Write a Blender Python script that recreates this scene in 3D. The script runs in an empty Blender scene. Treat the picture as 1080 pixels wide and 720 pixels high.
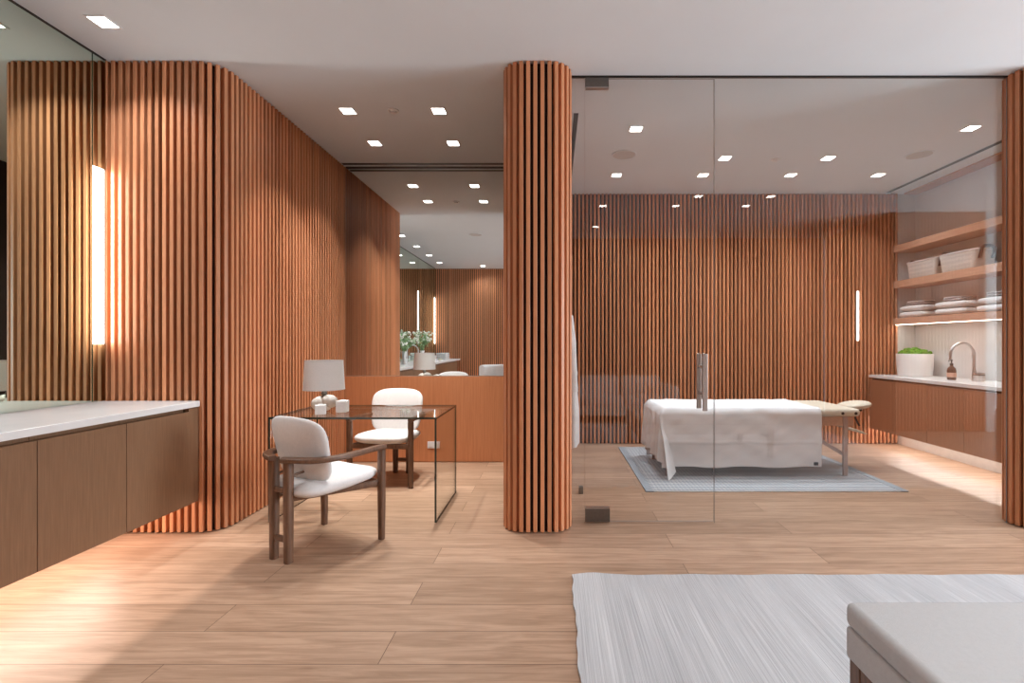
import bpy, bmesh, math, random
from mathutils import Vector, Matrix
random.seed(7)
PI = math.pi
sc = bpy.context.scene
COL = sc.collection

# ------------------------------------------------------------------ materials
def lin(c):
    def f(v):
        v /= 255.0
        return v / 12.92 if v <= .04045 else ((v + .055) / 1.055) ** 2.4
    return (f(c[0]), f(c[1]), f(c[2]), 1)

def newmat(name):
    m = bpy.data.materials.new(name); m.use_nodes = True
    nt = m.node_tree
    for n in list(nt.nodes): nt.nodes.remove(n)
    out = nt.nodes.new('ShaderNodeOutputMaterial')
    return m, nt, out

def node(nt, t, **kw):
    n = nt.nodes.new(t)
    for k, v in kw.items(): setattr(n, k, v)
    return n

def princ(nt, out, rough=.5, spec=.5, metal=0):
    p = nt.nodes.new('ShaderNodeBsdfPrincipled')
    p.inputs['Roughness'].default_value = rough
    p.inputs['Specular IOR Level'].default_value = spec
    p.inputs['Metallic'].default_value = metal
    nt.links.new(p.outputs[0], out.inputs[0])
    return p

def mapped(nt, scale, coord='Object'):
    tc = node(nt, 'ShaderNodeTexCoord'); mp = node(nt, 'ShaderNodeMapping')
    mp.inputs['Scale'].default_value = scale
    nt.links.new(tc.outputs[coord], mp.inputs[0])
    return mp.outputs[0]

def noise(nt, vec, scale=5, detail=4, rough=.6, dist=0):
    n = node(nt, 'ShaderNodeTexNoise')
    n.inputs['Scale'].default_value = scale; n.inputs['Detail'].default_value = detail
    n.inputs['Roughness'].default_value = rough; n.inputs['Distortion'].default_value = dist
    nt.links.new(vec, n.inputs['Vector'])
    return n.outputs[0]

def mixc(nt, fac, a, b, blend='MIX'):
    m = node(nt, 'ShaderNodeMix', data_type='RGBA', blend_type=blend)
    for s, i in ((fac, 0), (a, 6), (b, 7)):
        if hasattr(s, 'is_linked'): nt.links.new(s, m.inputs[i])
        else: m.inputs[i].default_value = s
    return m.outputs[2]

def ramp(nt, fac, stops):
    r = node(nt, 'ShaderNodeValToRGB')
    els = r.color_ramp.elements
    while len(els) < len(stops): els.new(.5)
    for e, (p, c) in zip(els, stops): e.position = p; e.color = c
    nt.links.new(fac, r.inputs[0])
    return r.outputs[0]

def bump(nt, p, h, strength=.2, dist=.002):
    b = node(nt, 'ShaderNodeBump'); b.inputs['Strength'].default_value = strength
    b.inputs['Distance'].default_value = dist
    nt.links.new(h, b.inputs['Height']); nt.links.new(b.outputs[0], p.inputs['Normal'])

def wood(name, light, dark, scale=(30, 30, 1.2), rough=.45, island=False, spec=.4):
    m, nt, out = newmat(name); p = princ(nt, out, rough, spec)
    v = mapped(nt, scale)
    n = noise(nt, v, 3, 5, .65, .4)
    c = ramp(nt, n, [(.30, dark), (.72, light)])
    if island:
        g = node(nt, 'ShaderNodeNewGeometry')
        hsv = node(nt, 'ShaderNodeHueSaturation')
        mr = node(nt, 'ShaderNodeMapRange'); mr.inputs[3].default_value = .78; mr.inputs[4].default_value = 1.16
        nt.links.new(g.outputs['Random Per Island'], mr.inputs[0])
        nt.links.new(mr.outputs[0], hsv.inputs['Value']); nt.links.new(c, hsv.inputs['Color'])
        c = hsv.outputs[0]
    nt.links.new(c, p.inputs['Base Color'])
    if not island: bump(nt, p, n, .12, .001)
    return m

def plain(name, c, rough=.5, spec=.5, metal=0, nscale=0, namt=.06, bumps=0, emit=0):
    m, nt, out = newmat(name); p = princ(nt, out, rough, spec, metal)
    p.inputs['Base Color'].default_value = c
    v = mapped(nt, (1, 1, 1))
    n = noise(nt, v, nscale or 12, 3, .6)
    k = namt
    d = (c[0]*(1-k), c[1]*(1-k), c[2]*(1-k), 1); l = (min(1, c[0]*(1+k)), min(1, c[1]*(1+k)), min(1, c[2]*(1+k)), 1)
    nt.links.new(ramp(nt, n, [(.3, d), (.7, l)]), p.inputs['Base Color'])
    if bumps: bump(nt, p, n, bumps, .002)
    return m

def fabric(name, c, wscale=260, amt=.16, bs=.35, rough=.95):
    m, nt, out = newmat(name); p = princ(nt, out, rough, .15)
    v = mapped(nt, (1, 1, 1))
    w1 = node(nt, 'ShaderNodeTexWave', wave_type='BANDS', bands_direction='X'); w1.inputs['Scale'].default_value = wscale
    w2 = node(nt, 'ShaderNodeTexWave', wave_type='BANDS', bands_direction='Z'); w2.inputs['Scale'].default_value = wscale
    for w in (w1, w2):
        w.inputs['Distortion'].default_value = 3; w.inputs['Detail'].default_value = 2
        nt.links.new(v, w.inputs['Vector'])
    mx = node(nt, 'ShaderNodeMath', operation='MULTIPLY')
    nt.links.new(w1.outputs[1], mx.inputs[0]); nt.links.new(w2.outputs[1], mx.inputs[1])
    n = noise(nt, v, 60, 4, .7)
    ad = node(nt, 'ShaderNodeMath', operation='ADD')
    nt.links.new(mx.outputs[0], ad.inputs[0]); nt.links.new(n, ad.inputs[1])
    dk = (c[0]*(1-amt), c[1]*(1-amt), c[2]*(1-amt), 1)
    nt.links.new(ramp(nt, ad.outputs[0], [(.3, dk), (1.0, c)]), p.inputs['Base Color'])
    bump(nt, p, ad.outputs[0], bs, .001)
    return m

def emission(name, c, s):
    m, nt, out = newmat(name)
    e = node(nt, 'ShaderNodeEmission'); e.inputs[0].default_value = c; e.inputs[1].default_value = s
    nt.links.new(e.outputs[0], out.inputs[0])
    return m

def glass(name, tint=(1, 1, 1, 1), f0=.04, gain=1.0):
    m, nt, out = newmat(name)
    lw = node(nt, 'ShaderNodeLayerWeight'); lw.inputs[0].default_value = .5
    pw = node(nt, 'ShaderNodeMath', operation='POWER'); pw.inputs[1].default_value = 5
    nt.links.new(lw.outputs['Facing'], pw.inputs[0])
    ma = node(nt, 'ShaderNodeMath', operation='MULTIPLY_ADD', use_clamp=True)
    ma.inputs[1].default_value = (1 - f0) * gain; ma.inputs[2].default_value = f0 * gain
    nt.links.new(pw.outputs[0], ma.inputs[0])
    tr = node(nt, 'ShaderNodeBsdfTransparent'); tr.inputs[0].default_value = tint
    gl = node(nt, 'ShaderNodeBsdfGlossy'); gl.inputs['Roughness'].default_value = 0.0
    mx = node(nt, 'ShaderNodeMixShader')
    nt.links.new(ma.outputs[0], mx.inputs[0]); nt.links.new(tr.outputs[0], mx.inputs[1]); nt.links.new(gl.outputs[0], mx.inputs[2])
    nt.links.new(mx.outputs[0], out.inputs[0])
    return m

def mirror_mat():
    m, nt, out = newmat('silvered mirror'); p = princ(nt, out, .0, .5, 1)
    p.inputs['Base Color'].default_value = (.70, .82, .73, 1)
    return m

def floor_mat():
    m, nt, out = newmat('oak plank floor'); p = princ(nt, out, .42, .4)
    tc = node(nt, 'ShaderNodeTexCoord')
    mp = node(nt, 'ShaderNodeMapping'); mp.inputs['Location'].default_value = (.7, .055, 0)
    nt.links.new(tc.outputs['Object'], mp.inputs[0])
    b = node(nt, 'ShaderNodeTexBrick', offset=.37, offset_frequency=2, squash=1)
    b.inputs['Scale'].default_value = 1; b.inputs['Brick Width'].default_value = 2.3
    b.inputs['Row Height'].default_value = .22; b.inputs['Mortar Size'].default_value = .0018
    b.inputs['Mortar Smooth'].default_value = .2; b.inputs['Bias'].default_value = 0
    b.inputs['Color1'].default_value = (0, 0, 0, 1); b.inputs['Color2'].default_value = (1, 1, 1, 1)
    b.inputs['Mortar'].default_value = (.5, .5, .5, 1)
    nt.links.new(mp.outputs[0], b.inputs['Vector'])
    # per-plank offset of the grain
    comb = node(nt, 'ShaderNodeVectorMath', operation='MULTIPLY_ADD')
    comb.inputs[1].default_value = (7, 3, 0)
    nt.links.new(b.outputs[0], comb.inputs[0]); nt.links.new(tc.outputs['Object'], comb.inputs[2])
    mg = node(nt, 'ShaderNodeMapping'); mg.inputs['Scale'].default_value = (1.0, 14, 1)
    nt.links.new(comb.outputs[0], mg.inputs[0])
    g1 = noise(nt, mg.outputs[0], 2.2, 8, .62, .9)
    mg2 = node(nt, 'ShaderNodeMapping'); mg2.inputs['Scale'].default_value = (3, 120, 1)
    nt.links.new(comb.outputs[0], mg2.inputs[0])
    g2 = noise(nt, mg2.outputs[0], 3, 3, .6)
    a = ramp(nt, g1, [(.30, FLOOR_D), (.62, FLOOR_L)])
    tone = mixc(nt, b.outputs[0], (.86, .84, .82, 1), (1.09, 1.09, 1.10, 1))
    c = mixc(nt, 1, a, tone, 'MULTIPLY')
    t2 = ramp(nt, g2, [(.3, (.86, .85, .84, 1)), (.65, (1.03, 1.03, 1.03, 1))])
    c = mixc(nt, 1, c, t2, 'MULTIPLY')
    c = mixc(nt, b.outputs['Fac'], c, (.13, .07, .04, 1))
    nt.links.new(c, p.inputs['Base Color'])
    bump(nt, p, g2, .06, .001)
    return m

FLOOR_L = (.52, .345, .235, 1); FLOOR_D = (.33, .20, .125, 1)
M = {}
M['slat'] = wood('oak slat', (.72, .315, .155, 1), (.58, .235, .108, 1), (14, 14, .9), .42, True)
M['backing'] = plain('slat backing with gap shade', (.03, .012, .008, 1), .8)  # near-black colour paints in the shade between the slats
M['panel'] = wood('oak veneer panel', (.62, .255, .115, 1), (.50, .19, .08, 1), (28, 28, .9), .38)
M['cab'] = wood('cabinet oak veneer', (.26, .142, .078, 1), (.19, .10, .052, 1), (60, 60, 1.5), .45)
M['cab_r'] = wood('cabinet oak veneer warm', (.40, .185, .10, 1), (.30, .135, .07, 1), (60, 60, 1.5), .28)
M['shelf'] = wood('shelf oak', (.62, .36, .24, 1), (.50, .28, .18, 1), (20, 1.5, 20), .5)
M['walnut'] = wood('walnut', (.20, .10, .056, 1), (.095, .048, .027, 1), (25, 25, 2.5), .42)
M['dark'] = plain('dark recess', (.03, .018, .012, 1), .7)
M['black'] = plain('black metal', (.012, .012, .012, 1), .45)
M['ceil'] = plain('ceiling paint', (.76, .815, .85, 1), .9, .2, nscale=3, namt=.01)
M['plaster'] = plain('wall plaster', (.64, .65, .65, 1), .9, .2, nscale=3, namt=.02)
M['white'] = plain('white trim', (.80, .80, .80, 1), .5)
M['floor'] = floor_mat()
M['mirror'] = mirror_mat()
M['mirror2'] = mirror_mat(); M['mirror2'].node_tree.nodes['Principled BSDF'].inputs['Base Color'].default_value = (.88, .91, .90, 1)
M['glass'] = glass('clear glass', (.985, .99, .985, 1), .04, 1.25)
M['deskglass'] = glass('desk glass', (.985, .995, .985, 1), .035, .8)
M['paneedge'] = plain('pane edge', (.30, .31, .30, 1), .2, .6)
M['glassedge'] = plain('glass edge', (.035, .045, .035, 1), .15, .6)
M['uph'] = fabric('white boucle', (.80, .78, .765, 1), 240)
M['sheet'] = fabric('white linen', (.82, .82, .82, 1), 420, .08, .15)
M['towel'] = fabric('white towelling', (.86, .85, .84, 1), 300, .12, .6)
M['greytowel'] = fabric('grey towelling', (.50, .46, .45, 1), 300, .12, .6)
M['bench'] = fabric('grey bench linen', (.56, .56, .56, 1), 300, .14, .3)
M['leatherette'] = plain('cream vinyl', (.68, .60, .47, 1), .5, .4, nscale=90, namt=.05, bumps=.1)
M['beech'] = wood('beech leg', (.50, .36, .30, 1), (.42, .28, .23, 1), (25, 25, 2.5), .45)
M['steel'] = plain('brushed steel', (.55, .54, .53, 1), .28, .5, 1)
M['bronze'] = plain('bronze patch fitting', (.16, .145, .13, 1), .35, .5, .8, nscale=60)
M['pull'] = plain('nickel pull', (.48, .42, .38, 1), .38, .5, .7)
M['ceramic'] = plain('white ceramic', (.80, .79, .77, 1), .35, nscale=8, namt=.03)
M['stone'] = plain('white crystal stone', (.72, .69, .64, 1), .35, nscale=30, namt=.14, bumps=.4)
M['marble'] = plain('white marble', (.84, .83, .82, 1), .25, nscale=22, namt=.08)
M['counter'] = plain('white quartz', (.78, .78, .77, 1), .22, nscale=5, namt=.03)
M['moss'] = plain('green moss', (.10, .27, .02, 1), .9, .2, nscale=70, namt=.6, bumps=1)
M['leaf'] = plain('pale leaf', (.22, .36, .16, 1), .6, nscale=30, namt=.3)
M['petal'] = plain('white petal', (.82, .82, .74, 1), .6)
M['amber'] = plain('amber glass bottle', (.09, .03, .012, 1), .12, .6)
M['labelpink'] = plain('printed bottle label', (.62, .36, .26, 1), .6)
M['leather'] = plain('dark leather', (.06, .03, .025, 1), .5)
M['basket'] = fabric('woven basket', (.70, .66, .60, 1), 90, .25, .8)
M['speaker'] = plain('speaker grille', (.60, .59, .58, 1), .9, nscale=400, namt=.1)
M['soap'] = plain('yellow soap', (.75, .62, .34, 1), .5)
M['led'] = emission('led diffuser', (1, .99, .96, 1), 8)
M['ledthin'] = emission('thin led', (1, .95, .9, 1), 9)
M['lens'] = emission('downlight lens', (1, .95, .88, 1), 22)
M['underled'] = emission('under cabinet led tape', (1, .82, .68, 1), 12)

def shade_mat():
    m, nt, out = newmat('linen lamp shade')
    p = princ(nt, out, .9, .1); v = mapped(nt, (1, 1, 1))
    n = noise(nt, v, 160, 3, .6)
    nt.links.new(ramp(nt, n, [(.3, (.82, .81, .80, 1)), (.7, (.90, .89, .88, 1))]), p.inputs['Base Color'])
    tr = node(nt, 'ShaderNodeBsdfTranslucent'); tr.inputs[0].default_value = (.7, .68, .64, 1)
    mx = node(nt, 'ShaderNodeMixShader'); mx.inputs[0].default_value = .25
    nt.links.new(p.outputs[0], mx.inputs[1]); nt.links.new(tr.outputs[0], mx.inputs[2]); nt.links.new(mx.outputs[0], out.inputs[0])
    return m
M['shade'] = shade_mat()

def rug_mat(name, axis, light, dark, freq, slant=0, fine=True):
    """stripes that run along one axis"""
    m, nt, out = newmat(name); p = princ(nt, out, .97, .1)
    tc = node(nt, 'ShaderNodeTexCoord'); mp = node(nt, 'ShaderNodeMapping')
    mp.inputs['Scale'].default_value = (freq, 1.2, 1) if axis == 'Y' else (1.2, freq, 1)
    mp.inputs['Rotation'].default_value = (0, 0, slant)
    nt.links.new(tc.outputs['Object'], mp.inputs[0])
    n = noise(nt, mp.outputs[0], 1.0, 6, .75)
    mp2 = node(nt, 'ShaderNodeMapping'); mp2.inputs['Scale'].default_value = (5, .35, 1) if axis == 'Y' else (.35, 5, 1)
    nt.links.new(tc.outputs['Object'], mp2.inputs[0])
    n2 = noise(nt, mp2.outputs[0], 1.0, 3, .6)
    c = ramp(nt, n, [(.34, dark), (.62, light)])
    c = mixc(nt, 1, c, ramp(nt, n2, [(.3, (.84, .84, .85, 1)), (.7, (1.08, 1.08, 1.08, 1))]), 'MULTIPLY')
    nt.links.new(c, p.inputs['Base Color'])
    bump(nt, p, n, .35, .002)
    return m
M['rug'] = rug_mat('pale striped wool rug', 'Y', (.62, .62, .625, 1), (.36, .36, .37, 1), 220)
def weave_rug():
    m, nt, out = newmat('grey ribbed rug'); p = princ(nt, out, .97, .1)
    v = mapped(nt, (1, 1, 1))
    w = node(nt, 'ShaderNodeTexWave', wave_type='BANDS', bands_direction='Y', wave_profile='SIN')
    w.inputs['Scale'].default_value = 7; w.inputs['Distortion'].default_value = .5; w.inputs['Detail'].default_value = 2; w.inputs['Detail Scale'].default_value = 14
    nt.links.new(v, w.inputs['Vector'])
    w2 = node(nt, 'ShaderNodeTexWave', wave_type='BANDS', bands_direction='X'); w2.inputs['Scale'].default_value = 9
    nt.links.new(v, w2.inputs['Vector'])
    mu = node(nt, 'ShaderNodeMath', operation='MULTIPLY_ADD'); mu.inputs[1].default_value = .35
    nt.links.new(w2.outputs[1], mu.inputs[0]); nt.links.new(w.outputs[1], mu.inputs[2])
    nt.links.new(ramp(nt, mu.outputs[0], [(.25, (.20, .22, .25, 1)), (.95, (.56, .57, .58, 1))]), p.inputs['Base Color'])
    bump(nt, p, mu.outputs[0], .6, .004)
    return m
M['weave'] = weave_rug()
M['rugborder'] = fabric('grey rug border', (.33, .36, .39, 1), 150)

# ------------------------------------------------------------------ mesh helpers
def finish(name, bm, mat, parent=None, smooth=False, mats=None, angle=None):
    bmesh.ops.recalc_face_normals(bm, faces=bm.faces[:])
    me = bpy.data.meshes.new(name); bm.to_mesh(me); bm.free()
    for mm in (mats or [mat]): me.materials.append(mm)
    if smooth:
        me.polygons.foreach_set('use_smooth', [True] * len(me.polygons))
        if angle is not None: me.set_sharp_from_angle(angle=math.radians(angle))
    o = bpy.data.objects.new(name, me); COL.objects.link(o)
    if parent: o.parent = parent
    return o

def tag(o, label, cat=None, group=None, kind=None):
    o['label'] = label
    if cat: o['category'] = cat
    if group: o['group'] = group
    if kind: o['kind'] = kind
    return o

def struct(name, bm, mat, label, cat='wall', **kw):
    return tag(finish(name, bm, mat, **kw), label, cat, kind='structure')

def thing(name, label, cat, loc=(0, 0, 0), rz=0, group=None):
    o = bpy.data.objects.new(name, None); COL.objects.link(o)
    o.empty_display_size = .1
    o.location = loc; o.rotation_euler = (0, 0, rz)
    return tag(o, label, cat, group)

def dup(root, loc, rz, label, group=None):
    r = root.copy(); COL.objects.link(r); r.location = loc; r.rotation_euler = (0, 0, rz)
    r['label'] = label
    if group: r['group'] = group
    for ch in list(root.children):
        c = ch.copy(); COL.objects.link(c); c.parent = r
        for g in ch.children:
            d = g.copy(); COL.objects.link(d); d.parent = c
    return r

def box(bm, x0, x1, y0, y1, z0, z1, bev=0, seg=2, mi=0):
    vs = [bm.verts.new((x, y, z)) for x in (x0, x1) for y in (y0, y1) for z in (z0, z1)]
    idx = [(0, 1, 3, 2), (4, 6, 7, 5), (0, 4, 5, 1), (2, 3, 7, 6), (0, 2, 6, 4), (1, 5, 7, 3)]
    fs = [bm.faces.new([vs[i] for i in f]) for f in idx]
    for f in fs: f.material_index = mi
    if bev:
        es = list({e for f in fs for e in f.edges})
        bmesh.ops.bevel(bm, geom=es, offset=bev, segments=seg, affect='EDGES', profile=.5)
    return fs

def rrect(w, h, r, n=3):
    r = min(r, w / 2 * .999, h / 2 * .999)
    pts = []
    for cx, cy, a0 in ((w/2-r, h/2-r, 0), (-w/2+r, h/2-r, PI/2), (-w/2+r, -h/2+r, PI), (w/2-r, -h/2+r, 1.5*PI)):
        for i in range(n + 1):
            a = a0 + PI/2 * i / n
            pts.append((cx + r * math.cos(a), cy + r * math.sin(a)))
    return pts

def sweep(bm, path, w, h, r=.006, up=(0, 0, 1), n=3, caps=True, closed=False, scale=None, mi=0):
    """rounded-rectangle section carried along a path; w across, h along up"""
    path = [Vector(p) for p in path]; up = Vector(up); rings = []
    N = len(path)
    for i, p in enumerate(path):
        if closed: t = path[(i+1) % N] - path[i-1]
        else: t = (path[min(i+1, N-1)] - path[max(i-1, 0)])
        t.normalize()
        s = t.cross(up)
        if s.length < 1e-4: s = t.cross(Vector((0, 1, 0)))
        s.normalize(); u = s.cross(t).normalized()
        k = scale[i] if scale else (1, 1)
        if not isinstance(k, tuple): k = (k, k)
        rings.append([bm.verts.new(p + s * a * k[0] + u * b * k[1]) for a, b in rrect(w, h, r, n)])
    m = len(rings[0])
    for i in range(N if closed else N - 1):
        A, B = rings[i], rings[(i+1) % N]
        for j in range(m):
            f = bm.faces.new((A[j], A[(j+1) % m], B[(j+1) % m], B[j])); f.material_index = mi
    if caps and not closed:
        for rr in (rings[0][::-1], rings[-1]):
            f = bm.faces.new(rr); f.material_index = mi
    return rings

def tube(bm, path, rad, n=10, caps=True, closed=False, scale=None):
    sweep(bm, path, rad * 2, rad * 2, rad, n=max(2, n // 4), caps=caps, closed=closed, scale=scale)

def lathe(bm, prof, segs=32, c=(0, 0, 0)):
    rings = []
    for r, z in prof:
        if r < 1e-5: rings.append([bm.verts.new((c[0], c[1], c[2] + z))])
        else: rings.append([bm.verts.new((c[0] + r*math.cos(2*PI*i/segs), c[1] + r*math.sin(2*PI*i/segs), c[2] + z)) for i in range(segs)])
    for A, B in zip(rings, rings[1:]):
        for i in range(segs):
            j = (i + 1) % segs
            if len(A) == 1 and len(B) == 1: continue
            if len(A) == 1: bm.faces.new((A[0], B[i], B[j]))
            elif len(B) == 1: bm.faces.new((A[i], A[j], B[0]))
            else: bm.faces.new((A[i], A[j], B[j], B[i]))

def superq(bm, a, b, c, no=4.0, npf=2.6, nu=48, nv=14, fn=None):
    """pad: superellipse outline in x,y of half sizes a,b; thickness half c"""
    def C(v, e): return math.copysign(abs(v) ** e, v)
    eo, ep = 2 / no, 2 / npf
    rows = []
    for j in range(nv + 1):
        ph = -PI/2 + PI * j / nv
        cp, sp = C(math.cos(ph), ep) if 0 < j < nv else 0, C(math.sin(ph), ep)
        if j in (0, nv): pts = [Vector((0, 0, c * sp))]
        else: pts = [Vector((a * cp * C(math.cos(2*PI*i/nu), eo), b * cp * C(math.sin(2*PI*i/nu), eo), c * sp)) for i in range(nu)]
        rows.append([bm.verts.new(fn(p) if fn else p) for p in pts])
    for A, B in zip(rows, rows[1:]):
        for i in range(nu):
            k = (i + 1) % nu
            if len(A) == 1: bm.faces.new((A[0], B[i], B[k]))
            elif len(B) == 1: bm.faces.new((A[i], A[k], B[0]))
            else: bm.faces.new((A[i], A[k], B[k], B[i]))

def arc(cx, cy, r, a0, a1, n):
    return [(cx + r*math.cos(math.radians(a0 + (a1-a0)*i/n)), cy + r*math.sin(math.radians(a0 + (a1-a0)*i/n))) for i in range(n+1)]

H = 3.18      # ceiling height
CAM = 1.277

def slat_run(pts, side, z0, z1, pitch=.0496, w=.0245, d=.046, closed=False, backt=.02, name=None, label=None, cat='wall', kind=True, group=None):
    """vertical slats on a backing that follows a plan path; the path is the FRONT face of the slats, side=+1: room is on the left of travel"""
    P = [Vector((x, y)) for x, y in pts]
    if closed: P.append(P[0].copy())
    segs = [(P[i+1] - P[i]).length for i in range(len(P)-1)]
    L = sum(segs)
    cnt = max(1, round(L / pitch)); pt = L / cnt
    def at(s):
        for i, l in enumerate(segs):
            if s <= l or i == len(segs) - 1:
                t = (P[i+1] - P[i]) / l
                return P[i] + t * s, t
            s -= l
    bm = bmesh.new()
    for k in range(cnt):
        s = (k + .5) * pt
        p, _ = at(s)
        pa, _ = at(max(0, s - .02)); pb, _ = at(min(L, s + .02))
        t = (pb - pa).normalized()
        n = Vector((-t.y, t.x)) * side
        q = [p - t*w/2 - n*d, p + t*w/2 - n*d, p + t*w/2 - n*.002, p + t*(w/2-.002), p - t*(w/2-.002), p - t*w/2 - n*.002]
        lo = [bm.verts.new((v.x, v.y, z0 + .008)) for v in q]; hi = [bm.verts.new((v.x, v.y, z1 - .004)) for v in q]
        for i in range(6):
            j = (i+1) % 6
            bm.faces.new((lo[i], lo[j], hi[j], hi[i]))
        bm.faces.new(lo[::-1]); bm.faces.new(hi)
    # backing ribbon
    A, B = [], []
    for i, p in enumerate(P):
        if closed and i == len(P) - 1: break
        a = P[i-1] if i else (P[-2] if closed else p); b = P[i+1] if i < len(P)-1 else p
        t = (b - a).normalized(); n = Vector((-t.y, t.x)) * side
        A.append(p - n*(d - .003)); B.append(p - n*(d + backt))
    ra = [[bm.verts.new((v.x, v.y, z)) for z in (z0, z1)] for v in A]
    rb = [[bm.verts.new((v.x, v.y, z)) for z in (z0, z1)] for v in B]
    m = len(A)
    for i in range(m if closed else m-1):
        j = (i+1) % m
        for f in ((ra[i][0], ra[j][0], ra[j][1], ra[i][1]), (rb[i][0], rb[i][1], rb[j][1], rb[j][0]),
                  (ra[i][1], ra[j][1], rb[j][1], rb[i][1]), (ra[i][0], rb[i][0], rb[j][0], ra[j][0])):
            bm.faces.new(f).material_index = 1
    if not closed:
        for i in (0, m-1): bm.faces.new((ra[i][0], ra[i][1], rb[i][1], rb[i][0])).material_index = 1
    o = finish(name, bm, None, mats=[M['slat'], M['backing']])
    tag(o, label, cat, group)
    if kind: o['kind'] = 'structure'
    return o

# ------------------------------------------------------------------ room shell
XL, XR, YB, YF = -3.05, 7.5, -1.90, 6.30
bm = bmesh.new(); box(bm, XL-.1, XR+.1, YB-.1, YF+.1, -.12, 0); struct('floor', bm, M['floor'], 'pale oak plank floor running across the whole room', 'floor')
bm = bmesh.new(); box(bm, XL-.1, XR+.1, YB-.1, YF+.1, H, H+.12); struct('ceiling', bm, M['ceil'], 'flat pale grey painted ceiling', 'ceiling')
bm = bmesh.new(); box(bm, XL-.1, XL, YB-.1, 3.33, 0, H); struct('wall_left', bm, M['plaster'], 'plain wall carrying the vanity mirror on the left')
# left facade that turns into the alcove side wall
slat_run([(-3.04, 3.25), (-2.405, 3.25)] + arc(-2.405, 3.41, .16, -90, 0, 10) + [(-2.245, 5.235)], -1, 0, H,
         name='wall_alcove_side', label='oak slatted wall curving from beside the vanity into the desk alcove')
bm = bmesh.new(); box(bm, -2.30, .1, 5.245, 5.36, 0, H); struct('wall_alcove_back', bm, M['plaster'], 'end wall of the desk alcove behind mirror and wood panel')
# divider between alcove and treatment room
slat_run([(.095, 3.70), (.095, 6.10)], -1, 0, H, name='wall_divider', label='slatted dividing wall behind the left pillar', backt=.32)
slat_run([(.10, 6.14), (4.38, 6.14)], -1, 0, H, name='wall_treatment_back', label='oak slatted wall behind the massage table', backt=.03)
bm = bmesh.new(); box(bm, 4.38, 4.70, 6.165, 6.30, 0, H); struct('wall_treatment_corner', bm, M['plaster'], 'narrow plain plaster strip between the slats and the shelves')
bm = bmesh.new(); box(bm, 4.61, 4.71, 3.66, 6.165, 0, H); struct('wall_treatment_right', bm, M['plaster'], 'pale plaster wall behind the floating shelves and sink counter')
# slatted facade right of the right pillar
# ring walls behind the camera
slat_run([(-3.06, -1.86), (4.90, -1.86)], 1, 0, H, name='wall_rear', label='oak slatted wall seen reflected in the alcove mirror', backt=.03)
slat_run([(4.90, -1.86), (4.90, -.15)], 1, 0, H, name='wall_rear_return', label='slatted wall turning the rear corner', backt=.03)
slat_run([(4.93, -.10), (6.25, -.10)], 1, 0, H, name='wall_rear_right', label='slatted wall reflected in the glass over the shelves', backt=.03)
bm = bmesh.new(); box(bm, 6.25, 6.35, -.2, -.1, 0, H); box(bm, 6.35, 7.35, -.2, -.1, 0, .25); box(bm, 6.35, 7.35, -.2, -.1, 2.6, H); box(bm, 7.35, 7.5, -.2, -.1, 0, H)
struct('wall_rear_window', bm, M['plaster'], 'plain wall around the rear window')
bm = bmesh.new(); box(bm, XR, XR+.1, -.2, .5, 0, H); box(bm, XR, XR+.1, 2.9, 3.7, 0, H); box(bm, XR, XR+.1, .5, 2.9, 0, .3); box(bm, XR, XR+.1, .5, 2.9, 2.75, H)
struct('wall_right', bm, M['plaster'], 'plain wall around the added side window')
for n_, (a, b) in enumerate((((6.35, 7.35, -.17, -.13, .25, 2.6), 'x'), ((XR+.03, XR+.07, .5, 2.9, .3, 2.75), 'y'))):
    bm = bmesh.new(); x0, x1, y0, y1, z0, z1 = a; t = .05
    box(bm, x0, x1, y0, y1, z0, z0+t); box(bm, x0, x1, y0, y1, z1-t, z1)
    if b == 'x':
        for xx in (x0, (x0+x1)/2 - t/2, x1 - t): box(bm, xx, xx+t, y0, y1, z0+t, z1-t)
    else:
        for yy in (y0, (y0+y1)/2 - t/2, y1 - t): box(bm, x0, x1, yy, yy+t, z0+t, z1-t)
    w = struct('window_%d' % (n_+1), bm, M['white'], ['narrow rear window', 'unseen side window, added for fill,'][n_] + ' with white frame', 'window')  # the side window is unseen, added to let in fill light
    bm = bmesh.new()
    if b == 'x': box(bm, x0+t, x1-t, (y0+y1)/2-.003, (y0+y1)/2+.003, z0+t, z1-t)
    else: box(bm, (x0+x1)/2-.003, (x0+x1)/2+.003, y0+t, y1-t, z0+t, z1-t)
    finish('pane', bm, M['glass'], w)

# pillars
def rr_path(x0, x1, y0, y1, r, n=8):
    return arc(x1-r, y1-r, r, 0, 90, n) + arc(x0+r, y1-r, r, 90, 180, n) + arc(x0+r, y0+r, r, 180, 270, n) + arc(x1-r, y0+r, r, 270, 360, n)
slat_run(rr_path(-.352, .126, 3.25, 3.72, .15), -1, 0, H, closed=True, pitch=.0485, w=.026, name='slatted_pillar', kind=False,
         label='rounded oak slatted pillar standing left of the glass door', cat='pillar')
# right pillar: rounded nose of a long slatted wall
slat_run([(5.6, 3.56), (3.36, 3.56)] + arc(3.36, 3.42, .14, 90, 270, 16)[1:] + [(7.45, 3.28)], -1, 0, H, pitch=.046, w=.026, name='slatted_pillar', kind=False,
         label='rounded slatted wall end at the right edge, where the glass partition stops', cat='pillar')

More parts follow.
